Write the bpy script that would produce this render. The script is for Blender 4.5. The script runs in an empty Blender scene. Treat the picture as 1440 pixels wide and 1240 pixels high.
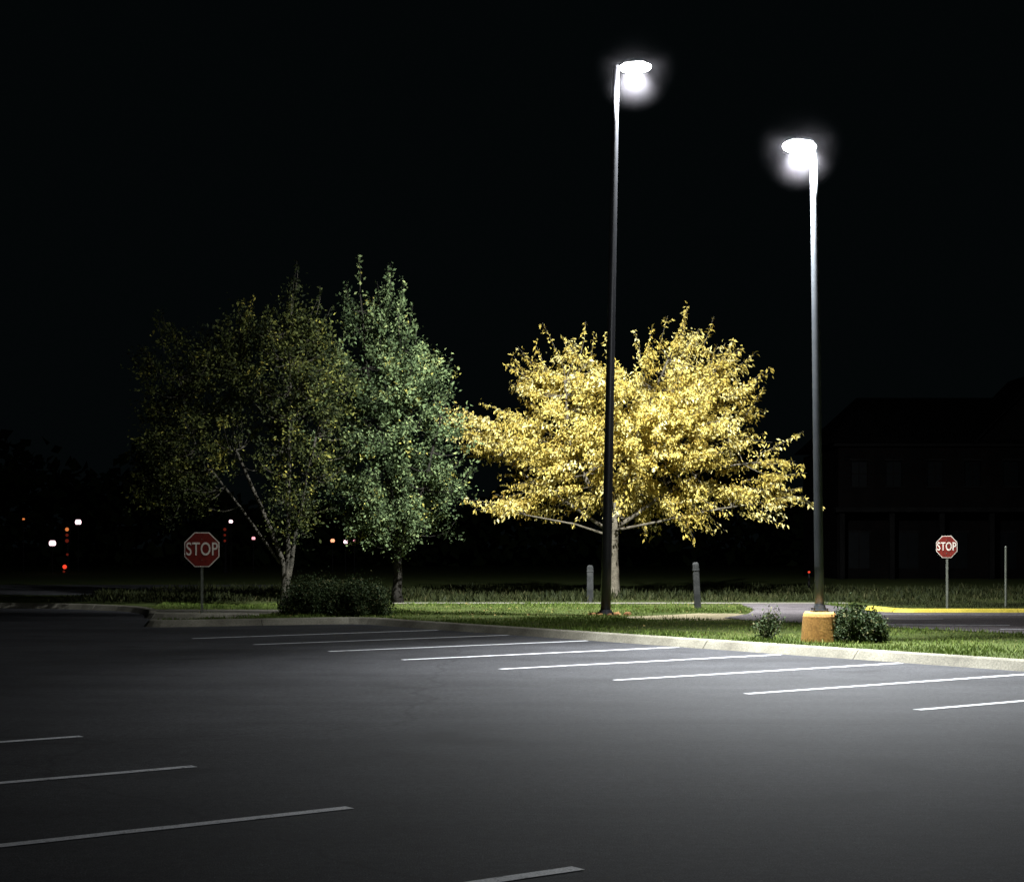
import bpy, bmesh, math, random
import numpy as np
from mathutils import Vector, Matrix
random.seed(7); rng=np.random.default_rng(7)
scene=bpy.context.scene
COL=scene.collection

# ------------------------------------------------------------------ helpers
def P(s,t): # stall-row coordinates -> world metres
    return (-6.11+s*.5885+t*.8085, 32.5-s*.8085+t*.5885)

def mat_new(name):
    m=bpy.data.materials.new(name); m.use_nodes=True
    nt=m.node_tree; nt.nodes.clear()
    out=nt.nodes.new('ShaderNodeOutputMaterial')
    return m,nt,out
def N(nt,t,**k):
    n=nt.nodes.new(t)
    for a,b in k.items(): setattr(n,a,b)
    return n
def ramp(nt,fac,stops):
    r=N(nt,'ShaderNodeValToRGB')
    el=r.color_ramp.elements
    while len(el)<len(stops): el.new(0.5)
    for e,(p,c) in zip(el,stops):
        e.position=p; e.color=(c[0],c[1],c[2],1)
    nt.links.new(fac,r.inputs[0]); return r
def noise(nt,vec,scale,detail=4,rough=.55,dist=0):
    n=N(nt,'ShaderNodeTexNoise'); n.inputs['Scale'].default_value=scale
    n.inputs['Detail'].default_value=detail; n.inputs['Roughness'].default_value=rough
    n.inputs['Distortion'].default_value=dist
    nt.links.new(vec,n.inputs['Vector']); return n
def mixc(nt,f,a,b,mode='MIX'):
    m=N(nt,'ShaderNodeMix',data_type='RGBA',blend_type=mode)
    for sock,v in ((m.inputs[0],f),(m.inputs[6],a),(m.inputs[7],b)):
        if hasattr(v,'is_linked'): nt.links.new(v,sock)
        elif isinstance(v,(int,float)): sock.default_value=v
        else: sock.default_value=(v[0],v[1],v[2],1)
    return m.outputs[2]

def mat_noisy(name,c1,c2,scale=3,rough=.8,fine=60,bump=.3,metal=0,spec=.3,bdist=.01):
    m,nt,out=mat_new(name)
    tc=N(nt,'ShaderNodeTexCoord').outputs['Object']
    n=noise(nt,tc,scale,6); n2=noise(nt,tc,fine,3)
    r=ramp(nt,n.outputs[0],[(.3,c1),(.7,c2)])
    r2=ramp(nt,n2.outputs[0],[(.3,(.65,.65,.65)),(.7,(1.25,1.25,1.25))])
    c=mixc(nt,1.0,r.outputs[0],r2.outputs[0],'MULTIPLY')
    b=N(nt,'ShaderNodeBsdfPrincipled'); nt.links.new(c,b.inputs['Base Color'])
    b.inputs['Roughness'].default_value=rough; b.inputs['Metallic'].default_value=metal
    b.inputs['Specular IOR Level'].default_value=spec
    bp=N(nt,'ShaderNodeBump'); bp.inputs['Strength'].default_value=bump; bp.inputs['Distance'].default_value=bdist
    nt.links.new(n2.outputs[0],bp.inputs['Height']); nt.links.new(bp.outputs[0],b.inputs['Normal'])
    nt.links.new(b.outputs[0],out.inputs[0]); return m

def mat_emit(name,col,st,glass=False):
    m,nt,out=mat_new(name)
    e=N(nt,'ShaderNodeEmission'); e.inputs[0].default_value=(*col,1); e.inputs[1].default_value=st
    if glass: # glowing clear refractor: light from the bulb inside passes through
        t=N(nt,'ShaderNodeBsdfTransparent'); a=N(nt,'ShaderNodeAddShader')
        nt.links.new(e.outputs[0],a.inputs[0]); nt.links.new(t.outputs[0],a.inputs[1]); nt.links.new(a.outputs[0],out.inputs[0])
    else: nt.links.new(e.outputs[0],out.inputs[0])
    return m

def mat_leaf(name,stops,trans=.3,rough=.7,spec=.12):
    m,nt,out=mat_new(name)
    at=N(nt,'ShaderNodeAttribute',attribute_name='tint')
    r=ramp(nt,at.outputs['Fac'],stops)
    b=N(nt,'ShaderNodeBsdfPrincipled'); nt.links.new(r.outputs[0],b.inputs['Base Color'])
    b.inputs['Roughness'].default_value=rough; b.inputs['Specular IOR Level'].default_value=spec
    t=N(nt,'ShaderNodeBsdfTranslucent'); nt.links.new(r.outputs[0],t.inputs[0])
    mx=N(nt,'ShaderNodeMixShader'); mx.inputs[0].default_value=trans
    nt.links.new(b.outputs[0],mx.inputs[1]); nt.links.new(t.outputs[0],mx.inputs[2])
    nt.links.new(mx.outputs[0],out.inputs[0]); return m

def mesh_obj(name,verts,faces,mat=None,parent=None,smooth=False,loc=(0,0,0)):
    me=bpy.data.meshes.new(name); me.from_pydata([tuple(v) for v in verts],[],faces); me.update()
    o=bpy.data.objects.new(name,me); COL.objects.link(o); o.location=loc
    if mat: me.materials.append(mat)
    if smooth:
        for p in me.polygons: p.use_smooth=True
    if parent: o.parent=parent
    return o
def empty(name,loc):
    o=bpy.data.objects.new(name,None); o.location=loc; COL.objects.link(o); o.empty_display_size=.3; return o

def sheet(name,pts,z,mat):
    bm=bmesh.new(); vs=[bm.verts.new((x,y,z)) for x,y in pts]
    f=bm.faces.new(vs); f.normal_update()
    if f.normal.z<0: f.normal_flip()
    bmesh.ops.triangulate(bm,faces=[f])
    me=bpy.data.meshes.new(name); bm.to_mesh(me); bm.free()
    me.materials.append(mat)
    o=bpy.data.objects.new(name,me); COL.objects.link(o); return o

class MB: # mesh accumulator
    def __init__(s): s.v=[]; s.f=[]
    def tube(s,pts,rad,seg=8,cap=True):
        pts=[Vector(p) for p in pts]; base=len(s.v); n=len(pts)
        for i,p in enumerate(pts):
            d=(pts[min(i+1,n-1)]-pts[max(i-1,0)]).normalized()
            a=d.cross(Vector((0,1,0.03)) if abs(d.y)<.9 else Vector((1,0,0))).normalized(); b=d.cross(a)
            for k in range(seg):
                th=2*math.pi*k/seg
                s.v.append(p+(a*math.cos(th)+b*math.sin(th))*rad[i])
        for i in range(n-1):
            for k in range(seg):
                k2=(k+1)%seg
                s.f.append((base+i*seg+k,base+i*seg+k2,base+(i+1)*seg+k2,base+(i+1)*seg+k))
        if cap:
            s.f.append(tuple(base+k for k in range(seg))[::-1])
            s.f.append(tuple(base+(n-1)*seg+k for k in range(seg)))
    def box(s,c,d,rz=0,taper=1.0):
        base=len(s.v); cr,sr=math.cos(rz),math.sin(rz)
        for z in(-1,1):
            k=taper if z>0 else 1
            for x,y in((-1,-1),(1,-1),(1,1),(-1,1)):
                lx,ly=x*d[0]/2*k,y*d[1]/2*k
                s.v.append(Vector((c[0]+lx*cr-ly*sr,c[1]+lx*sr+ly*cr,c[2]+z*d[2]/2)))
        for f in((3,2,1,0),(4,5,6,7),(0,1,5,4),(1,2,6,5),(2,3,7,6),(3,0,4,7)):
            s.f.append(tuple(base+i for i in f))
    def obj(s,name,mat,parent=None,smooth=False,bevel=0):
        o=mesh_obj(name,s.v,s.f,mat,parent,smooth)
        if bevel:
            b=o.modifiers.new('bevel','BEVEL'); b.width=bevel; b.segments=2; b.limit_method='ANGLE'
        return o

def leaf_obj(name,C,U,W,L,Wd,tint,mat,parent=None,bend=.15):
    n=len(C); Nn=np.cross(U,W)
    v=np.empty((n,4,3))
    mid=C+U*(L*.45)[:,None]
    v[:,0]=C; v[:,1]=mid+W*Wd[:,None]+Nn*(L*bend)[:,None]
    v[:,2]=C+U*L[:,None]; v[:,3]=mid-W*Wd[:,None]+Nn*(L*bend)[:,None]
    me=bpy.data.meshes.new(name)
    me.vertices.add(4*n); me.vertices.foreach_set('co',v.reshape(-1).astype(np.float32))
    me.loops.add(4*n); me.loops.foreach_set('vertex_index',np.arange(4*n,dtype=np.int32))
    me.polygons.add(n); me.polygons.foreach_set('loop_start',np.arange(0,4*n,4,dtype=np.int32))
    me.polygons.foreach_set('loop_total',np.full(n,4,dtype=np.int32))
    a=me.attributes.new('tint','FLOAT','POINT'); a.data.foreach_set('value',np.repeat(tint,4).astype(np.float32))
    me.update(calc_edges=True); me.validate()
    me.materials.append(mat)
    o=bpy.data.objects.new(name,me); COL.objects.link(o)
    if parent: o.parent=parent
    return o
def unit(a): return a/np.maximum(np.linalg.norm(a,axis=1,keepdims=True),1e-9)
def rand_axes(n,down=0.0,out=None,outw=0):
    U=rng.normal(size=(n,3)); U[:,2]-=down
    if out is not None: U+=out*outw
    U=unit(U); W=unit(np.cross(U,rng.normal(size=(n,3)))); return U,W

def in_poly(x,y,poly):
    inside=np.zeros(len(x),bool); n=len(poly); j=n-1
    for i in range(n):
        xi,yi=poly[i]; xj,yj=poly[j]
        c=((yi>y)!=(yj>y))&(x<(xj-xi)*(y-yi)/((yj-yi) if yj!=yi else 1e-9)+xi)
        inside^=c; j=i
    return inside

# ------------------------------------------------------------------ materials
def mat_asphalt(name,base=.045,tintc=(1,1,1.04)):
    m,nt,out=mat_new(name)
    tc=N(nt,'ShaderNodeTexCoord').outputs['Object']
    big=noise(nt,tc,.13,4,.55,.5); mid=noise(nt,tc,1.1,7,.65); fin=noise(nt,tc,75,3,.75); med=noise(nt,tc,14,4,.7)
    mp=N(nt,'ShaderNodeMapping'); mp.inputs['Rotation'].default_value=(0,0,math.radians(54)); mp.inputs['Scale'].default_value=(.07,.6,1)
    nt.links.new(tc,mp.inputs[0]); st=noise(nt,mp.outputs[0],1.0,4,.6,.5)
    d=lambda k:(base*k*tintc[0],base*k*tintc[1],base*k*tintc[2])
    c=ramp(nt,big.outputs[0],[(.3,d(.80)),(.7,d(1.18))]).outputs[0]
    c=mixc(nt,1.,c,ramp(nt,mid.outputs[0],[(.25,(.74,.74,.74)),(.75,(1.25,1.25,1.25))]).outputs[0],'MULTIPLY')
    c=mixc(nt,1.,c,ramp(nt,st.outputs[0],[(.3,(.74,.74,.74)),(.65,(1.15,1.15,1.15))]).outputs[0],'MULTIPLY')
    c=mixc(nt,1.,c,ramp(nt,med.outputs[0],[(.3,(.62,.62,.62)),(.7,(1.38,1.38,1.38))]).outputs[0],'MULTIPLY')
    c=mixc(nt,1.,c,ramp(nt,fin.outputs[0],[(.3,(.25,.25,.25)),(.55,(.95,.95,.95)),(.75,(3.0,3.0,3.0))]).outputs[0],'MULTIPLY')
    oi=noise(nt,tc,.55,2,.5); c=mixc(nt,.6,c,ramp(nt,oi.outputs[0],[(.27,(.45,.45,.45)),(.36,(1,1,1))]).outputs[0],'MULTIPLY')
    wn=noise(nt,tc,.9,4); add=N(nt,'ShaderNodeVectorMath',operation='MULTIPLY_ADD')
    nt.links.new(wn.outputs['Color'],add.inputs[0]); add.inputs[1].default_value=(.9,.9,0); nt.links.new(tc,add.inputs[2])
    vo=N(nt,'ShaderNodeTexVoronoi',feature='DISTANCE_TO_EDGE'); vo.inputs['Scale'].default_value=.10
    nt.links.new(add.outputs[0],vo.inputs['Vector'])
    cr=ramp(nt,vo.outputs[0],[(0,(.35,.35,.35)),(.0035,(1,1,1))]).outputs[0]
    c=mixc(nt,.5,c,cr,'MULTIPLY')
    b=N(nt,'ShaderNodeBsdfPrincipled'); nt.links.new(c,b.inputs['Base Color'])
    b.inputs['Roughness'].default_value=.85
    b.inputs['Specular IOR Level'].default_value=.12
    bp=N(nt,'ShaderNodeBump'); bp.inputs['Strength'].default_value=.5; bp.inputs['Distance'].default_value=.01
    nt.links.new(fin.outputs[0],bp.inputs['Height'])
    nt.links.new(bp.outputs[0],b.inputs['Normal'])
    nt.links.new(b.outputs[0],out.inputs[0]); return m

def mat_paint(name,col,wear=.42):
    m,nt,out=mat_new(name)
    tc=N(nt,'ShaderNodeTexCoord').outputs['Object']
    n=noise(nt,tc,9,8,.75); n2=noise(nt,tc,80,2)
    f=ramp(nt,n.outputs[0],[(wear-.06,(0,0,0)),(wear+.06,(1,1,1))]).outputs[0]
    c2=mixc(nt,1.,col,ramp(nt,n2.outputs[0],[(.3,(.6,.6,.6)),(.7,(1.1,1.1,1.1))]).outputs[0],'MULTIPLY')
    c=mixc(nt,f,(.07,.07,.075),c2)
    b=N(nt,'ShaderNodeBsdfPrincipled'); nt.links.new(c,b.inputs['Base Color']); b.inputs['Roughness'].default_value=.7
    nt.links.new(b.outputs[0],out.inputs[0]); return m

M_asph=mat_asphalt('asphalt',.040,(1,1.0,1.07))
M_asph2=mat_asphalt('asphalt_pale',.10,(1.14,1,1.02))  # paler, slightly redder mix for the access road
M_line=mat_paint('white_road_paint',(.80,.80,.82),.40)
M_conc=mat_noisy('kerb_concrete',(.11,.10,.075),(.23,.215,.165),1.5,.9,40)
M_walk=mat_noisy('pavement_concrete',(.12,.11,.085),(.20,.185,.15),1.2,.9,30)
M_soil=mat_noisy('lawn_soil',(.026,.038,.010),(.055,.066,.02),1.1,.95,25,spec=.05)
M_dirt=mat_noisy('dry_dirt',(.12,.10,.055),(.24,.20,.12),2.5,.95,30)
M_pole=mat_noisy('dark_bronze_paint',(.011,.011,.013),(.018,.018,.020),2,.42,90,.05,.0,.35)
M_pole2=mat_noisy('grey_galvanised_paint',(.045,.05,.055),(.075,.08,.085),2,.36,90,.05,.1,.5)
M_bark=mat_noisy('bark',(.07,.06,.042),(.15,.13,.095),6,.9,30,.8,bdist=.03,spec=.1)
M_bark2=mat_noisy('dark_bark',(.012,.011,.009),(.025,.022,.017),6,.9,30,.8,bdist=.03,spec=.1)
M_bark3=mat_noisy('grey_bark',(.028,.026,.02),(.07,.062,.047),6,.9,30,.8,bdist=.03,spec=.1)
M_yconc=mat_noisy('yellow_painted_concrete',(.36,.17,.045),(.58,.31,.09),3,.85,30)
M_ypaint=mat_noisy('yellow_kerb_paint',(.50,.39,.04),(.68,.54,.08),3,.7,40)
M_wood=mat_noisy('weathered_wood',(.016,.017,.016),(.04,.04,.038),4,.85,40,.6,spec=.1)
M_post=mat_noisy('sign_post_steel',(.13,.14,.11),(.22,.23,.19),8,.5,60,.2,.3)
M_red=mat_noisy('sign_red_sheeting',(.15,.014,.009),(.23,.022,.012),9,.5,40,.05)
M_white=mat_noisy('sign_white_sheeting',(.78,.68,.56),(.88,.80,.68),5,.5,40,.05)
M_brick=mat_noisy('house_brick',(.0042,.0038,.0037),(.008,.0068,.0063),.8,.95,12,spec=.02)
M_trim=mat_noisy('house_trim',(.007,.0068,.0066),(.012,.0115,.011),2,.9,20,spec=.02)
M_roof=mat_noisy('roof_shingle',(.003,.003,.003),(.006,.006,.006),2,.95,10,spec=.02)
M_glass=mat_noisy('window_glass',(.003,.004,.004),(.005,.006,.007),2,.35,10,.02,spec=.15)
M_lens=mat_emit('lamp_lens',(.98,.98,1.0),26,True)

M_yl=mat_leaf('autumn_leaves',[(0,(.20,.13,.022)),(.25,(.40,.30,.055)),(.7,(.61,.50,.14)),(1,(.76,.69,.34))],.3)
M_gl=mat_leaf('green_leaves',[(0,(.014,.022,.008)),(.4,(.058,.085,.034)),(.75,(.13,.17,.07)),(.95,(.21,.24,.09)),(1,(.30,.27,.06))],.2)
M_gl2=mat_leaf('turning_leaves',[(0,(.008,.012,.004)),(.5,(.05,.06,.016)),(.8,(.14,.145,.032)),(1,(.28,.24,.045))],.2)
M_bush=mat_leaf('shrub_leaves',[(0,(.012,.022,.007)),(.7,(.034,.050,.017)),(1,(.11,.10,.04))],.15)
M_grass=mat_leaf('grass_blades',[(0,(.045,.075,.012)),(.6,(.115,.16,.030)),(.9,(.19,.20,.06)),(1,(.28,.25,.10))],.2)
M_grass_dim=mat_leaf('dim_grass_blades',[(0,(.010,.014,.004)),(.6,(.028,.033,.010)),(1,(.07,.065,.027))],.1)  # grass away from the lamp, its dimness put into the blade colour
M_dead=mat_leaf('fallen_leaf',[(0,(.14,.08,.03)),(1,(.34,.27,.09))],.2)

# ------------------------------------------------------------------ ground
sheet('ground',[(-1500,-300),(1500,-300),(1500,2500),(-1500,2500)],-.02,mat_noisy('far_ground',(.01,.012,.008),(.02,.022,.014),.3,.95,5,spec=.05))
sheet('parking_lot',[(-120,-40),(80,-40),(80,30),(20,30),(-6,60),(-120,60)],0,M_asph)

kp=[P(40,5.75),P(20,5.75),P(-2.3,5.75),(-3.12,38.35),(-3.4,38.62),(-3.85,38.72),(-7.4,37.22),(-7.85,37.15),(-8.15,37.35),(-8.2,37.75),(-7.9,38.1),
    (-6.5,39.5),(-6.25,40.1),(-6.4,40.7),(-7.0,41.0),(-8.4,41.2),(-9.0,41.6),(-9.2,42.3),(-9.6,44.2),(-10.6,46.4),(-12.6,48.2),(-16,49.3),(-22,49.8),(-60,50.5),(-120,51)]
def resample(pts,step):
    out=[Vector(pts[0])]
    for a,b in zip(pts[:-1],pts[1:]):
        a,b=Vector(a),Vector(b); L=(b-a).length; n=max(1,int(round(L/step)))
        for i in range(1,n+1): out.append(a.lerp(b,i/n))
    return out
def chaikin(pts):
    pts=[Vector(p) for p in pts]; o=[pts[0]]
    for a,b in zip(pts[:-1],pts[1:]):
        if (b-a).length<2.5: o+= [a.lerp(b,.25),a.lerp(b,.75)]
        else: o+=[a.lerp(b,.5/(b-a).length),b.lerp(a,.5/(b-a).length)]
    o.append(pts[-1]); return o
kps=chaikin(kp)
def kerb(name,pts,mat,w=.28,h=.15,z0=-.01,gap=3.0,bat=.10):
    pts=resample(pts,.5); n=len(pts)
    nr=[]
    for i in range(n):
        d=(pts[min(i+1,n-1)]-pts[max(i-1,0)]).normalized(); nr.append(Vector((d.y,-d.x)))
    mb=MB(); seglen=0
    prof=lambda p,q:[(p.x-q.x*.02,p.y-q.y*.02,z0),(p.x+q.x*bat,p.y+q.y*bat,h-.02),(p.x+q.x*(bat+.04),p.y+q.y*(bat+.04),h),(p.x+q.x*w,p.y+q.y*w,h),(p.x+q.x*w,p.y+q.y*w,z0)]
    ring=None
    for i in range(n):
        L=(pts[i]-pts[i-1]).length if i else 0
        seglen+=L; p=pts[i]; q=nr[i]
        j=Vector((random.uniform(-.01,.01),random.uniform(-.01,.01)))
        if ring is None:
            ring=len(mb.v); mb.v+= [Vector(x) for x in prof(p,q)]; mb.f.append((ring,ring+1,ring+2,ring+3,ring+4)); continue
        end=seglen>gap
        pp=p-(pts[i]-pts[i-1]).normalized()*.02 if end else p
        b=len(mb.v); mb.v+=[Vector(x) for x in prof(pp,q)]
        for k in range(4): mb.f.append((ring+k,b+k,b+k+1,ring+k+1))
        ring=b
        if end:
            mb.f.append((b+4,b+3,b+2,b+1,b)); seglen=0
            ring=len(mb.v); mb.v+=[Vector(x) for x in prof(p+j,q)]; mb.f.append((ring,ring+1,ring+2,ring+3,ring+4))
    return mb.obj(name,mat)
kerb('kerb',kps,M_conc)
lp=[]
n=len(kps)
for i in range(n):
    d=(kps[min(i+1,n-1)]-kps[max(i-1,0)]).normalized(); lp.append((kps[i].x+d.y*.22,kps[i].y-d.x*.22))
lawn_poly=lp+[(-400,52),(-400,400),(500,400),(500,-60),(60,-60)]
sheet('lawn',lawn_poly,.11,M_soil)
lot2=[P(2.2,12.4),P(60,12.4),(90,0),(90,42.3),(9.9,42.3),(9.45,42.7),(9.2,43.6),(8.9,48.9),(6.6,48.9),(6.3,44),(5.8,41.5),(4.9,39.2)]
sheet('access_road',lot2,.125,M_asph2)
walk=[(-3.5,48.9),(40,48.9),(40,50.0),(-3.5,50.0)]
sheet('sidewalk',walk,.130,M_walk)
apron=[(-9.0,41.75),(-6.2,41.3),(-5.6,42.6),(-6.0,44.4),(-9.4,44.6)]
sheet('pavement_apron',apron,.118,M_walk)
dirt=[(3.3,38.4),(4.0,37.9),(4.7,38.0),(5.1,38.6),(5.5,39.8),(5.9,40.6),(5.6,41.9),(4.6,42.0),(3.7,41.0),(2.6,39.9),(2.7,39.1)]
sheet('dirt_patch',dirt,.116,M_dirt)
road=[(-400,58),(-14,58),(-9,62),(-9,74),(-400,74)]
sheet('road',road,.122,M_asph)

mb=MB()
def stripe(mb,a,b,w,z):
    a=Vector(a);b=Vector(b);d=(b-a).normalized();q=Vector((-d.y,d.x))*w/2
    L=(b-a).length;n=max(1,int(L/.4));base=len(mb.v)
    for i in range(n+1):
        p=a.lerp(b,i/n); jj=random.uniform(-.008,.008)
        mb.v+=[Vector((p.x+q.x*(1+jj*8),p.y+q.y*(1+jj*8),z)),Vector((p.x-q.x*(1-jj*8),p.y-q.y*(1-jj*8),z))]
    for i in range(n): mb.f.append((base+2*i,base+2*i+1,base+2*i+3,base+2*i+2))
for k in range(0,12):
    s=2.532*k; stripe(mb,P(s,0+random.uniform(-.08,.08)),P(s,5.62),.115,.005)
for k in range(0,7):
    s=14.87+2.587*k; t0=-8.2-.09*k
    stripe(mb,P(s,t0),P(s+.12,t0-5.7),.115,.005)
mb.obj('parking_lines',M_line)
mb=MB()
stripe(mb,(7.9,35.6),(10.4,35.3),.12,.131); stripe(mb,(9.7,33.6),(12.6,33.2),.12,.131); stripe(mb,(7.6,38.6),(9.8,38.4),.1,.131)
stripe(mb,(9.0,41.0),(14,40.6),.1,.131)
mb.obj('road_markings',M_line)
yk=[(30,42.3),(10.2,42.35),(9.8,42.5),(9.55,42.85),(9.4,43.6),(9.3,44.6)]
kerb('yellow_kerb',chaikin(yk),M_ypaint,.24,.215,.10,bat=.07)
sheet('island_lawn',[(30,42.5),(10.2,42.55),(9.8,42.95),(9.65,44),(9.5,48.5),(30,48.5)],.18,M_soil)

# ------------------------------------------------------------------ grass blades
def grass(name,poly_ok,xr,yr,n,hmin,hmax,z=.11,mat=M_grass):
    x=rng.uniform(*xr,n*1); y=rng.uniform(*yr,n)
    k=poly_ok(x,y); x=x[k];y=y[k]
    m=(np.sin(x*1.7+1.3*np.sin(y*.9))*np.cos(y*1.3+np.sin(x*2.1))+np.sin(x*.63+2*np.sin(y*.41))*.8+np.sin(x*4.3+y*3.1)*.4)/1.6
    keep=rng.random(len(x))<(.62+.38*m); x=x[keep];y=y[keep];m=m[keep]
    C=np.stack([x,y,np.full(len(x),z)],1)
    U=rng.normal(size=(len(x),3))*.42; U[:,2]=1; U=unit(U)
    th=rng.uniform(0,math.pi,len(x)); W=unit(np.cross(U,np.stack([np.cos(th),np.sin(th),0*th],1)))
    L=rng.uniform(hmin,hmax,len(x))*(1+.45*m)
    t=np.clip(rng.normal(.48-.25*m,.2),0,1)
    return leaf_obj(name,C,U,W,L,L*.07+.002,t,mat,bend=.05)
def ok_main(x,y):
    r=in_poly(x,y,lp+[(-120,80),(60,80),(60,0)])
    for q in (lot2,walk,apron): r&=~in_poly(x,y,q)
    r&=~(in_poly(x,y,dirt)&(rng.random(len(x))<.9))
    r&=~((x>9.3)&(y>42.3)&(y<48.6))
    r&=~(x>P(0,12.4)[0]+ (P(0,12.4)[1]-y)*.728) | (y>42)
    return r
grass('grass',ok_main,(-10,18),(17,48.9),290000,.03,.085)
grass('tall_grass',ok_main,(-14,24),(50.1,66),70000,.05,.26,mat=M_grass_dim)
grass('island_grass',lambda x,y:x>9.9,(9.9,24),(42.8,48.4),30000,.03,.08,z=.18,mat=M_grass_dim)
nn=260
x=rng.normal(3.0,4.0,nn); y=rng.normal(43,4.5,nn); k=ok_main(x,y); x=x[k];y=y[k]; nn=len(x)
U=rng.normal(size=(nn,3)); U[:,2]*=.25; U=unit(U); W=unit(np.cross(U,np.stack([rng.normal(size=nn)*.3,rng.normal(size=nn)*.3,np.ones(nn)],1)))
leaf_obj('fallen_leaves',np.stack([x,y,np.full(nn,.14)],1),U,W,rng.uniform(.05,.09,nn),rng.uniform(.015,.03,nn),rng.random(nn),M_dead)

# ------------------------------------------------------------------ trees
def crown_clusters(blobs,n,shell=.55):
    vol=np.array([b[3]*b[4]*b[5] for b in blobs])**.8; vol/=vol.sum()
    idx=rng.choice(len(blobs),n,p=vol); out=[]
    for i in idx:
        b=blobs[i]; d=rng.normal(size=3); d/=np.linalg.norm(d)
        r=(shell+(1-shell)*rng.random())**.8 if rng.random()<.75 else rng.random()**.5*shell
        out.append((b[0]+d[0]*b[3]*r,b[1]+d[1]*b[4]*r,b[2]+d[2]*b[5]*r))
    return np.array(out)
def bez(a,b,c,n):
    return [a*(1-t)**2+b*2*t*(1-t)+c*t*t for t in [i/n for i in range(n+1)]]
def make_tree(name,base,stems,blobs,ncl,lpc,csig,leafL,mat,up=.35,down=.4,flat=.6,shoots=40,shoot_len=.6,tint_mu=.5,bark=M_bark,tvar=.12,lw=.25,gapn=.0,tips=()):
    root=empty(name,base); mb=MB(); nodes=[]
    for (pts,r0,r1) in stems:
        pts=[Vector(p) for p in pts]
        q=[]
        for i in range(len(pts)-1):
            for k in range(4):
                t=k/4; q.append(pts[i].lerp(pts[i+1],t)+Vector((random.uniform(-.02,.02),random.uniform(-.02,.02),0)))
        q.append(pts[-1]); m=len(q)
        rad=[r0+(r1-r0)*(i/(m-1))**.8 for i in range(m)]
        if pts[0].z<.05: rad[0]*=1.45; rad[1]*=1.12
        mb.tube(q,rad,10)
        for i,(p,r) in enumerate(zip(q,rad)):
            if i>m*.3: nodes.append((p,r))
    cl=crown_clusters(blobs,ncl)
    if gapn: # open pockets in the crown
        g=np.sin(cl[:,0]*2.3+1.1*np.sin(cl[:,2]*1.9))*np.sin(cl[:,2]*2.1+cl[:,1]*1.5)+.5*np.sin(cl[:,0]*4.7+cl[:,2]*3.9)
        cl=cl[g>-gapn]
    order=np.argsort(np.linalg.norm(cl-np.array([0,0,nodes[0][0].z]),axis=1))
    for i in order:
        c=Vector(cl[i])
        best=min(nodes,key=lambda nd:(nd[0]-c).length+ (2.0 if nd[0].z>c.z+.4 else 0)+ (0 if nd[1]>.018 else .8))
        a,r=best; d=c-a; L=d.length
        if L<.15: continue
        mid=a+d*.5+Vector((random.uniform(-.12,.12)*L,random.uniform(-.12,.12)*L,(-.10 if up>0 else .12)*L*abs(up)*2))
        pts=bez(a,mid,c,5); r0=min(r*.65,.010+.014*L); r0=max(r0,.010)
        mb.tube(pts,[r0+(.005-r0)*(k/5) for k in range(6)],5,False)
        for k in range(1,6): nodes.append((pts[k],r0+(.005-r0)*(k/5)))
    C=[];O=[];cid=[]
    cm=cl.mean(0)
    for i,c in enumerate(cl):
        nl=int(lpc*rng.uniform(.35,1.6)); s=csig*rng.uniform(.65,1.35)
        dirv=c-cm; dirv[2]*=.4; dirv/=max(np.linalg.norm(dirv),.01)
        t=rng.normal(size=(nl,1))
        pts=c+rng.normal(size=(nl,3))*s*np.array([.6,.6,.6*flat])+t*dirv*s*.9
        C.append(pts); O.append(np.repeat(dirv[None],nl,0)); cid.append(np.full(nl,rng.normal()))
    ex=cl[np.argsort(-np.linalg.norm((cl-cm)/cl.std(0),axis=1))[:shoots]]
    for c in ex:
        dv=c-cm; dv/=np.linalg.norm(dv); dv=dv+np.array([0,0,up])+rng.normal(size=3)*.25; dv/=np.linalg.norm(dv)
        L=shoot_len*rng.uniform(.5,1.7); nl=int(30*L); tt=rng.random((nl,1))
        mb.tube([Vector(c),Vector(c+dv*L*.5)+Vector((0,0,.03)),Vector(c+dv*L)],[.008,.006,.003],4,False)
        C.append(c+dv*L*tt+rng.normal(size=(nl,3))*.05); O.append(np.repeat(dv[None],nl,0)); cid.append(np.full(nl,rng.normal()))
    for (a,b) in tips:
        a=np.array(a);b=np.array(b);L=np.linalg.norm(b-a);nl=int(34*L);tt=rng.random((nl,1))**.8
        mb.tube([Vector(a),Vector((a+b)/2)+Vector((.05,0,0)),Vector(b)],[.014,.010,.004],5,False)
        C.append(a+(b-a)*tt+rng.normal(size=(nl,3))*.08*(1.2-tt)); O.append(np.repeat(((b-a)/L)[None],nl,0)); cid.append(np.full(nl,rng.normal()))
    mb.obj('trunk_and_limbs',bark,root,True)
    C=np.concatenate(C);O=np.concatenate(O);cid=np.concatenate(cid)
    k=C[:,2]>.9; C=C[k];O=O[k];cid=cid[k]; n=len(C)
    U,W=rand_axes(n,down,O,.5)
    L=leafL*rng.uniform(.6,1.35,n)
    tint=np.clip(tint_mu+cid*tvar+rng.normal(size=n)*.17,0,1)
    leaf_obj('foliage',C,U,W,L,L*rng.uniform(lw*.8,lw*1.2,n),tint,mat,root)
    return root

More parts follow.
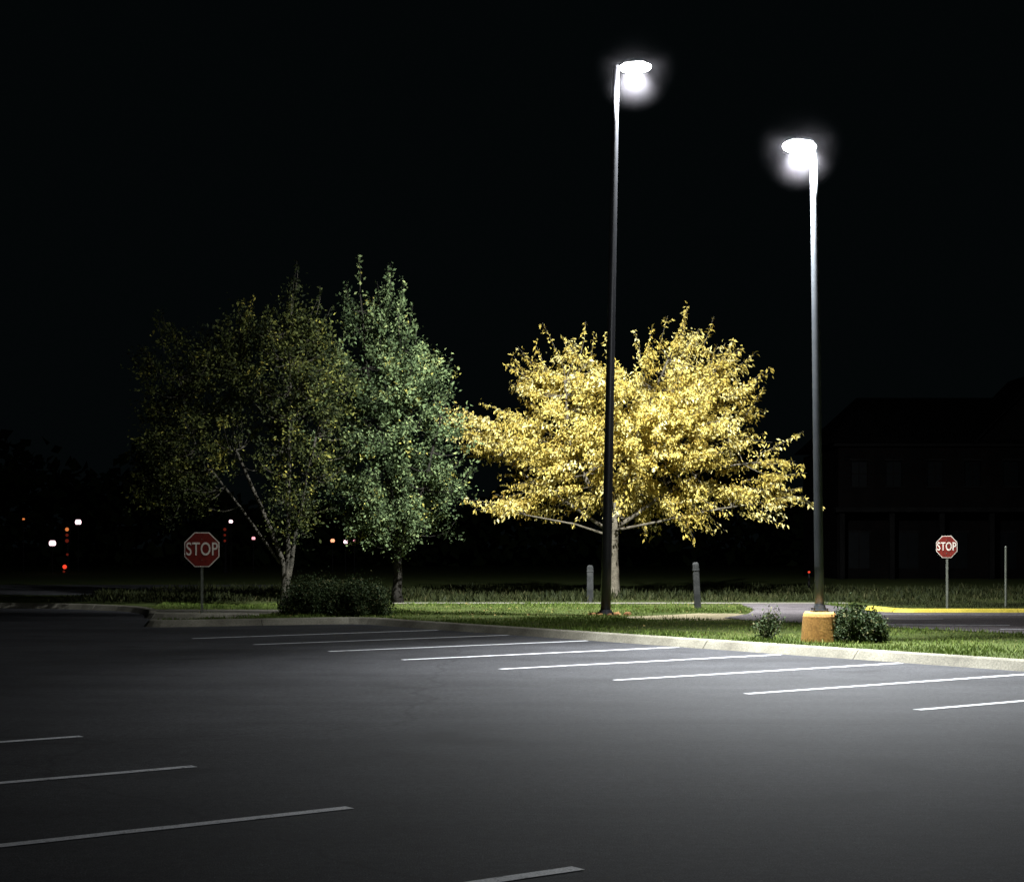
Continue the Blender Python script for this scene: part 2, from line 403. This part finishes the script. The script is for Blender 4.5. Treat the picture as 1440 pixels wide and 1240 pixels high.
make_tree('autumn_tree',(3.3,55,.1),
 [([(0,0,0),(.02,0,.9),(0,.05,1.9),(.1,0,2.6)],.19,.14),
  ([(.1,0,2.4),(-.8,-.4,3.6),(-1.5,-.7,5.2),(-1.6,-.6,7.0)],.10,.03),
  ([(.1,0,2.5),(.5,.3,4.0),(.9,.2,5.8),(1.8,0,7.8)],.12,.03),
  ([(.1,0,2.3),(1.4,-.5,3.2),(3.0,-.6,4.2),(4.6,-.3,4.4)],.08,.025),
  ([(0,0,2.1),(-1.2,.2,2.9),(-2.6,.1,3.8),(-4.0,0,4.9)],.075,.025),
  ([(0,0,2.2),(1.5,-.8,2.5),(3.4,-.8,2.9),(4.8,-.4,3.1)],.05,.02),
  ([(0,0,2.0),(-1.3,-.8,2.4),(-2.9,-.8,2.7)],.05,.02),
  ([(.1,0,2.6),(-.1,1.0,4.5),(-.2,1.6,6.2)],.08,.03)],
 [(.5,0,5.5,3.1,3.0,2.2),(-1.1,0,7.1,1.3,1.4,1.0),(2.1,0,7.4,1.5,1.6,1.1),(-3.1,0,5.1,1.5,1.4,1.0),(-3.0,-.4,3.0,1.7,1.2,.40),
  (4.6,-.3,3.4,1.2,.9,.8),(5.2,-.3,4.6,.9,.4,.4),(3.0,0,5.8,1.6,1.7,1.9),(2.0,-.3,3.2,2.4,1.9,.7),(-4.4,0,5.4,.7,.6,.6),(-2.4,0,6.7,1.0,1.0,.8),
  (3.5,0,7.0,.8,.9,.7),(-1.0,-.3,4.0,2.0,1.6,1.1),(-1.0,-1.6,5.4,1.5,1.0,1.3),(1.6,-1.8,5.5,1.7,1.0,1.5)],
 1000,50,.18,.14,M_yl,up=.35,down=1.2,flat=.8,shoots=340,shoot_len=.8,tint_mu=.52,gapn=.62,lw=.20,tvar=.18,
 tips=[((2.1,0,8.0),(2.4,0,9.5)),((-1.1,0,7.8),(-.9,0,9.0)),((3.3,0,7.3),(3.9,0,8.4)),((-2.6,0,7.0),(-3.5,0,7.6)),((4.2,0,5.8),(4.9,0,6.9)),((5.0,-.3,4.8),(6.1,-.3,5.4)),((5.2,-.3,3.4),(6.1,-.3,3.6)),((-3.4,-.4,3.0),(-4.9,-.4,3.1)),((-4.3,0,5.4),(-5.3,0,5.9)),((.9,0,7.6),(.7,0,8.7))])

make_tree('pear_tree',(-3.4,50,.1),
 [([(0,0,0),(0,0,1.2),(.05,0,2.2)],.14,.12),([(0,0,1.9),(-.3,0,4),(-.9,0,7),(-1.1,0,9.2)],.10,.02),([(.05,0,2),(.3,.2,4.2),(0,.1,8.8)],.10,.02),
  ([(0,0,1.9),(.8,-.3,3.4),(1.3,-.3,5.5)],.08,.02)],
 [(0,0,5.2,1.7,1.7,3.1),(-1.1,0,8.0,.7,.8,1.9),(-.15,0,7.9,.85,.9,1.8),(1.0,0,3.7,1.25,1.3,1.7),(.6,0,6.4,1.0,1.0,1.3),(-.9,0,3.6,1.2,1.2,1.7),(.2,-.2,2.3,1.7,1.2,.8),(-1.8,.4,5.2,.9,.9,2.4)],
 640,62,.18,.115,M_gl,up=1.3,down=.1,flat=1.2,shoots=150,shoot_len=.6,tint_mu=.45,bark=M_bark2,tvar=.22,gapn=.5,
 tips=[((-1.1,0,9.2),(-1.15,0,10.3)),((-.2,0,9.1),(-.3,0,10.0)),((.4,0,7.2),(.6,0,8.2))])

make_tree('pear_tree',(-6.4,47.5,.1),
 [([(0,0,0),(.02,0,.6),(-.05,0,1.3),(-.5,0,2.4),(-1.4,.2,4.4)],.13,.04),([(.02,0,.1),(.08,0,1.0),(.1,0,2.3),(.15,0,5.2),(.2,0,8.6)],.12,.02),
  ([(0,0,.3),(.25,0,1.5),(.42,0,2.6),(.9,0,4.8)],.09,.03),([(-.1,0,1.2),(-.9,.1,2.3),(-2.5,.2,4.4),(-3.0,.2,6.5)],.05,.02)],
 [(.1,0,5.6,1.35,1.6,3.1),(.35,0,7.9,.6,.7,1.5),(-2.7,.3,5.3,1.7,1.8,2.8),(-1.3,.2,6.8,1.4,1.4,1.8),(-3.3,.2,3.6,1.0,1.2,1.3),(.3,-.4,2.7,.8,.9,1.0),(1.1,.2,5.4,.9,.9,2.5),(1.0,.3,7.4,.6,.7,1.4)],
 660,50,.19,.11,M_gl2,up=1.3,down=.1,flat=1.2,shoots=130,shoot_len=.5,tint_mu=.34,tvar=.24,bark=M_bark3,gapn=.6,
 tips=[((.3,0,8.8),(.35,0,9.7)),((.9,0,8.2),(1.0,0,9.0))])

def shrub(name,base,r,h,n,mat,leafL=.05,open_=False):
    root=empty(name,base); mb=MB(); C=[]
    ns=26 if not open_ else 14
    for i in range(ns):
        th=random.uniform(0,6.28); rr=r*math.sqrt(random.random())
        tip=Vector((math.cos(th)*rr,math.sin(th)*rr*.9,h*random.uniform(.75,1.15)*(1-.4*(rr/r)**2)))
        mb.tube(bez(Vector((tip.x*.12,tip.y*.12,0)),Vector((tip.x*.6,tip.y*.6,tip.z*.45)),tip,5),[.012,.01,.008,.007,.005,.004],5,False)
        t=rng.random((n//ns,1))**.6
        C.append(np.array(tip)*t+rng.normal(size=(n//ns,3))*(.06 if open_ else .16*r))
    mb.obj('stems',M_bark,root,True)
    if not open_:
        d=unit(rng.normal(size=(n,3))); d[:,2]=abs(d[:,2]); lump=1+.12*np.sin(d[:,0]*7+d[:,2]*4)+.10*np.sin(d[:,1]*9)
        C.append(d*np.array([r,r*.9,h])*(lump*rng.uniform(.68,1.03,n))[:,None])
    C=np.concatenate(C); C=C[C[:,2]>.01]; m=len(C); U,W=rand_axes(m,-.5)
    L=leafL*rng.uniform(.6,1.4,m)
    leaf_obj('foliage',C,U,W,L,L*.28,np.clip(rng.normal(.45,.25,m),0,1),mat,root); return root
shrub('hedge_bush',(-3.65,40.5,.1),.72,.80,7500,M_bush,.06)
shrub('hedge_bush',(-4.75,41.0,.1),.85,.84,8000,M_bush,.06)
shrub('shrub',(6.02,29.3,.1),.46,.58,5200,M_bush,.05)
shrub('shrub',(4.50,29.7,.1),.30,.56,800,M_bush,.05,True)

# ------------------------------------------------------------------ street lamps
def street_lamp(base,top,r0,r1,head,hd,mat,power,aim,cone,blend,halo_r=.9,dens=.05,ppow=400):
    root=empty('street_lamp',base); b=Vector(base); t=Vector(top)-b; hh=Vector(head)-b
    mb=MB(); n=10
    mb.tube([Vector((0,0,0)).lerp(t,i/n) for i in range(n+1)],[r0+(r1-r0)*i/n for i in range(n+1)],20)
    mb.obj('pole',mat,root,True)
    m2=MB(); m2.tube([(0,0,-.01),(0,0,.02),(0,0,.021),(0,0,.12)],[r0*1.1,r0*1.1,r0*1.35,r0*1.2],16)
    m2.box((0,0,.012),(r0*3.4,r0*3.4,.03))
    for sx in(-1,1):
        for sy in(-1,1): m2.tube([(sx*r0*1.35,sy*r0*1.35,.02),(sx*r0*1.35,sy*r0*1.35,.07)],[.018,.018],6)
    m2.obj('base_plate',mat,root)
    m3=MB(); ang=math.atan2((hh-t).y,(hh-t).x)
    m3.tube([t+Vector((0,0,-.04)),t.lerp(hh,.3)+Vector((0,0,.04)),hh+Vector((0,0,.09))],[.035,.032,.03],10)
    m3.tube([t+Vector((0,0,-.02)),t+Vector((0,0,.05))],[r1*1.15,r1*1.05],16)
    m3.obj('arm',mat,root)
    # slim shoebox head
    m4=MB(); m4.box((hh.x,hh.y,hh.z+.105),(hd[0]*.66,hd[1]*.66,.04),ang,.85)
    m4.box((hh.x,hh.y,hh.z+.14),(hd[0]*.3,hd[1]*.3,.03),ang,.85)
    m4.obj('housing',mat,root,bevel=.01)
    bm=bmesh.new(); bmesh.ops.create_uvsphere(bm,u_segments=28,v_segments=16,radius=1)
    bmesh.ops.delete(bm,geom=[v for v in bm.verts if v.co.z>.75],context='VERTS')
    me=bpy.data.meshes.new('lens'); bm.to_mesh(me); bm.free(); me.materials.append(M_lens)
    for p in me.polygons: p.use_smooth=True
    l=bpy.data.objects.new('lens',me); COL.objects.link(l); l.parent=root
    l.scale=(hd[0]*.5,hd[1]*.5,.115); l.location=hh; l.rotation_euler=(0,0,ang)
    lz=hh+Vector((0,0,.02))
    ld=bpy.data.lights.new('lamp_light','SPOT'); ld.energy=power; ld.spot_size=math.radians(cone); ld.spot_blend=blend
    ld.color=(.93,.97,1.0); ld.shadow_soft_size=.10
    lo=bpy.data.objects.new('lamp_light',ld); COL.objects.link(lo); lo.parent=root; lo.location=lz
    lo.rotation_euler=Vector(aim).to_track_quat('-Z','Y').to_euler()
    pd=bpy.data.lights.new('lamp_spill','POINT'); pd.energy=ppow; pd.color=(.93,.97,1.0); pd.shadow_soft_size=.08
    po=bpy.data.objects.new('lamp_spill',pd); COL.objects.link(po); po.parent=root; po.location=lz
    bm=bmesh.new(); bmesh.ops.create_icosphere(bm,subdivisions=3,radius=1)  # added scatter ball, imitates the glare halo around the lamp
    me=bpy.data.meshes.new('glare_halo'); bm.to_mesh(me); bm.free()
    m,nt,out=mat_new('glare_halo'); tc=N(nt,'ShaderNodeTexCoord').outputs['Object']
    ln=N(nt,'ShaderNodeVectorMath',operation='LENGTH'); nt.links.new(tc,ln.inputs[0])
    mr=N(nt,'ShaderNodeMapRange'); mr.interpolation_type='SMOOTHERSTEP'
    mr.inputs[1].default_value=0.0; mr.inputs[2].default_value=1; mr.inputs[3].default_value=dens; mr.inputs[4].default_value=0
    nt.links.new(ln.outputs['Value'],mr.inputs[0])
    vs=N(nt,'ShaderNodeVolumeScatter'); vs.inputs['Color'].default_value=(.97,.92,1,1); nt.links.new(mr.outputs[0],vs.inputs['Density'])
    nt.links.new(vs.outputs[0],out.inputs['Volume']); me.materials.append(m)
    mo=bpy.data.objects.new('glare_halo',me); COL.objects.link(mo); mo.parent=root; mo.location=lz; mo.scale=(halo_r,)*3
    return root
street_lamp((2.27,41.0,.12),(2.53,41.0,13.38),.125,.075,(2.98,40.9,13.36),(.78,.6),M_pole,56000,(-.02,.63,-.775),117,1.0,1.15,.0042,2300)
street_lamp((5.37,29.5,.63),(5.27,29.5,8.66),.083,.068,(5.00,29.4,8.72),(.62,.46),M_pole2,34000,(.10,-.32,-.94),114,1.0,.85,.0065,1500)
mb=MB(); mb.tube([(5.37,29.5,0.05),(5.37,29.5,.10),(5.37,29.5,.55),(5.37,29.5,.60),(5.37,29.5,.63)],[.33,.325,.29,.275,.25],32)
mb.obj('concrete_footing',M_yconc,None)
mb=MB()
for i in range(34):
    th=random.uniform(0,6.28); r=random.uniform(.22,.5); sz=random.uniform(.05,.12)
    mb.box((2.35+math.cos(th)*r,41+math.sin(th)*r,.12+sz*.2),(sz*1.5,sz,sz*.7),random.uniform(0,3),.7)
mb.obj('edging_stones',mat_noisy('edging_stone',(.14,.06,.02),(.28,.14,.05),4,.9,40),bevel=.015)

# ------------------------------------------------------------------ signs
def stop_sign(base,cz,width,rz):
    root=empty('stop_sign',base); R=width/2/math.cos(math.pi/8)
    zc=cz-base[2]
    mb=MB(); mb.box((0,.035,(zc+R*.8)/2),(.06,.03,zc+R*.8)); mb.box((-.02,.057,(zc+R*.8)/2),(.012,.012,zc+R*.8-.01)); mb.box((.02,.057,(zc+R*.8)/2),(.012,.012,zc+R*.8-.01))
    mb.obj('post',M_post,root)
    def octo(r,y0,y1,name,mat):
        v=[];f=[]
        for y in(y0,y1):
            for k in range(8):
                a=math.pi/8+k*math.pi/4; v.append((r*math.cos(a),y,zc+r*math.sin(a)))
        f.append(tuple(range(8))); f.append(tuple(range(15,7,-1)))
        for k in range(8): f.append((k,(k+1)%8,8+(k+1)%8,8+k))
        return mesh_obj(name,v,f,mat,root)
    octo(R,0,.01,'border',M_white); octo(R*.94,-.004,.004,'face',M_red)
    cu=bpy.data.curves.new('txt','FONT'); cu.body='STOP'; cu.align_x='CENTER'; cu.align_y='CENTER'; cu.size=width*.46; cu.extrude=.002; cu.offset=.004; cu.space_character=1.05
    to=bpy.data.objects.new('txt',cu); COL.objects.link(to)
    dg=bpy.context.evaluated_depsgraph_get(); me=bpy.data.meshes.new_from_object(to.evaluated_get(dg)); bpy.data.objects.remove(to)
    me.materials.clear(); me.materials.append(M_white)
    l=bpy.data.objects.new('letters',me); COL.objects.link(l); l.parent=root; l.rotation_euler=(math.pi/2,0,0); l.location=(0,-.009,zc); l.scale=(.80,1.15,1)
    mb=MB(); 
    for dz in(-.3,.3): mb.tube([(0,-.012,zc+dz*width),(0,.0,zc+dz*width)],[.012,.012],8)
    mb.obj('bolts',M_post,root)
    root.rotation_euler=(0,0,rz); return root
stop_sign((-7.69,41.9,.11),1.70,.86,math.radians(6))
stop_sign((11.05,42.95,.18),1.77,.56,math.radians(-36))
mb=MB(); mb.tube([(0,0,0),(0,0,1.58)],[.032,.032],12); mb.tube([(0,0,1.58),(0,0,1.61)],[.036,.02],12); mb.box((0,0,.01),(.14,.14,.02))
o=mb.obj('marker_post',M_post); o.location=(12.95,44.3,.18)
def bollard(loc,h,w,tilt,mat):
    mb=MB(); mb.box((0,0,h/2),(w,w,h),0,.94); mb.box((0,0,h+.02),(w*.9,w*.9,.04),0,.6); mb.box((0,0,h*.86),(w*1.04,w*1.04,.05))
    o=mb.obj('wooden_bollard',mat,bevel=.015); o.location=loc; o.rotation_euler=(0,tilt,0); return o
bollard((2.35,50.9,.1),1.08,.2,0,M_wood)
bollard((4.95,45.0,.1),1.22,.17,math.radians(-3),M_wood)

# ------------------------------------------------------------------ house at the back
H=empty('brick_house',(17,88,.1))
wins=[(1.1,),(2.9,),(5.05,),(7.0,),(9.0,),(12.2,),(14.4,),(17,),(19.5,)]
m=MB(); z0,zw0,zw1,z1=3.75,4.85,6.15,6.9
edges=[0]; 
for (w,) in wins: edges+=[w-.42,w+.42]
edges.append(24)
m.box((12,.15,(z0+zw0)/2),(24,.3,zw0-z0)); m.box((12,.15,(zw1+z1)/2),(24,.3,z1-zw1))
for i in range(0,len(edges),2):
    a,b=edges[i],edges[i+1]; m.box(((a+b)/2,.15,(zw0+zw1)/2),(b-a,.3,zw1-zw0))
m.box((0.15,5.3,3.45),(.3,10,6.9)); m.box((23.85,5.3,3.45),(.3,10,6.9)); m.box((12,10.45,3.45),(24,.3,6.9))
m.box((12,1.8,1.8),(23.4,.3,3.6))
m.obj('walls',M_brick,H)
m=MB(); g=MB()
for (w,) in wins:
    g.box((w,.2,5.5),(.84,.02,1.3))
    m.box((w,.17,5.5),(.84,.05,.06)); m.box((w,.16,5.5),(.05,.05,1.3)); m.box((w,-.03,4.8),(1.0,.12,.09)); m.box((w,-.03,6.22),(1.0,.1,.12))
for i in range(9):
    xx=1.4+i*2.6; g.box((xx,1.62,1.5),(1.1,.04,1.9)); m.box((xx,1.6,2.5),(1.3,.08,.1)); m.box((xx,1.59,1.5),(.06,.05,1.9))
m.box((12,-.1,3.62),(24.4,.5,.24)); m.box((12,-.15,6.98),(24.6,.6,.16))
for i in range(10): m.box((.2+i*2.6,.1,1.75),(.26,.26,3.5))
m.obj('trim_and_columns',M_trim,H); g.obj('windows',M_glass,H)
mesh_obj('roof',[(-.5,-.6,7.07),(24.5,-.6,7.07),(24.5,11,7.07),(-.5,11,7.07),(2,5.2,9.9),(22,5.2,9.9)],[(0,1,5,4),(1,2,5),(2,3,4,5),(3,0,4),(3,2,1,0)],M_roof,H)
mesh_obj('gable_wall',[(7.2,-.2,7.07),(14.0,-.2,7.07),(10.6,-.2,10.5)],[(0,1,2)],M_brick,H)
mesh_obj('gable_roof',[(6.9,-.5,6.95),(10.6,-.5,10.72),(14.3,-.5,6.95),(6.9,6,6.95),(10.6,6,10.72),(14.3,6,6.95),(6.9,-.5,7.1),(10.6,-.5,10.87),(14.3,-.5,7.1),(6.9,6,7.1),(10.6,6,10.87),(14.3,6,7.1)],
  [(0,3,4,1),(1,4,5,2),(6,7,10,9),(7,8,11,10),(0,1,7,6),(1,2,8,7),(0,6,9,3),(2,5,11,8)],M_roof,H)

# ------------------------------------------------------------------ distant tree line
nt_=26000
x=rng.uniform(-150,130,nt_); y=rng.uniform(150,175,nt_)
h=7+3*np.sin(x*.11)+2*np.sin(x*.37+1)+1.2*np.sin(x*.9)
z=rng.random(nt_)**.7*h
U,W=rand_axes(nt_); L=rng.uniform(.8,1.8,nt_)
leaf_obj('distant_trees',np.stack([x,y,z],1),U,W,L,L*.35,rng.random(nt_)*.3,M_bush)

# ------------------------------------------------------------------ distant signals and lamps
E_white=mat_emit('far_lamp_white',(1,.66,.72),3.0); E_pink=mat_emit('far_lamp_pink',(1,.40,.45),1.6)
E_red=mat_emit('far_red_glow',(1,.07,.03),1.0); E_or=mat_emit('signal_orange',(1,.28,.07),.7); E_warm=mat_emit('far_lamp_warm',(1,.42,.22),1.6); E_dred=mat_emit('signal_red_dim',(1,.10,.05),.09)
M_dark=mat_noisy('signal_housing',(.008,.008,.008),(.012,.012,.012),3,.8,20,spec=.05)
def ball(c,r,name,mat,parent,flat=1):
    bm=bmesh.new(); bmesh.ops.create_uvsphere(bm,u_segments=16,v_segments=10,radius=r)
    me=bpy.data.meshes.new(name); bm.to_mesh(me); bm.free(); me.materials.append(mat)
    o=bpy.data.objects.new(name,me); COL.objects.link(o); o.location=c; o.parent=parent; o.scale=(1,flat,1); return o
def signal(X,Y,zt,lit_spots):
    r=empty('traffic_signal',(X,Y,.1)); m=MB(); m.tube([(0,0,0),(0,0,zt-.1)],[.08,.06],10)
    m.tube([(0,0,0),(0,0,.25)],[.18,.12],10)
    m.box((0,-.12,zt-.65),(.36,.25,1.15)); 
    for k in range(3): m.tube([(0,-.24,zt-.27-.37*k),(0,-.46,zt-.27-.37*k)],[.17,.17],12,False)
    m.obj('pole_and_housing',M_dark,r)
    for (dx,z,rad,mt) in lit_spots: ball((dx,-.27,z),rad,'lens',mt,r,.4)
    return r
Yd=110
signal(-28.9,Yd,3.1,[(0,2.83,.12,E_or),(0,2.46,.1,E_dred),(0,2.09,.12,E_dred),(.02,1.2,.08,E_dred),(-.15,.4,.14,E_red),(-.2,.1,.08,E_dred)])  # red glows below the housing imitate its reflection, no lens sits there
signal(-18.65,Yd,3.1,[(0,2.83,.10,E_dred),(0,2.46,.08,E_dred),(0,2.09,.08,E_dred)])
def small_lamp(X,Y,z,r,mat):
    e=empty('path_lamp',(X,Y,.1)); m=MB(); m.tube([(0,0,0),(0,0,.3*min(1,z)),(0,0,z-r)],[.06,.04,.03],8); m.tube([(0,0,z-r-.05),(0,0,z-r*.7)],[r*.5,r*.7],10)
    m.tube([(0,0,z+r*.8),(0,0,z+r*1.05)],[r*.7,.03],10); m.obj('post',M_dark,e); ball((0,0,z),r,'globe',mat,e)
for X,Y,z,rad,mt in ((-28.55,111.2,3.32,.20,E_white),(-30.0,110.3,1.93,.22,E_white),(-18.5,111.2,3.36,.13,E_white),(-16.8,109.8,2.25,.12,E_pink),
    (-11.7,110.2,2.1,.14,E_warm),(-10.8,109.7,2.02,.14,E_white),(-10.3,110.4,2.1,.07,E_pink),(-31.8,110,3.5,.08,E_or)):
    small_lamp(X,Y,z,rad,mt)
small_lamp(10.9,62,.75,.045,E_red)

# ------------------------------------------------------------------ world, camera
w=bpy.data.worlds.new('World'); scene.world=w; w.use_nodes=True
nt=w.node_tree; bg=nt.nodes['Background']
tc=N(nt,'ShaderNodeTexCoord'); sp=N(nt,'ShaderNodeSeparateXYZ'); nt.links.new(tc.outputs['Generated'],sp.inputs[0])
r=ramp(nt,sp.outputs['Z'],[(0,(.0011,.0018,.0020)),(.5,(.0009,.0016,.0018))]); nt.links.new(r.outputs[0],bg.inputs[0]); bg.inputs[1].default_value=1
cd=bpy.data.cameras.new('Camera'); cam=bpy.data.objects.new('Camera',cd); COL.objects.link(cam)
cam.location=(0,0,1.75); cam.rotation_euler=(math.pi/2,0,0); cd.sensor_width=36; cd.lens=59.4; cd.shift_y=.104
cd.clip_end=4000; scene.camera=cam
scene.view_settings.view_transform='Standard'; scene.view_settings.look='None'; scene.view_settings.exposure=0
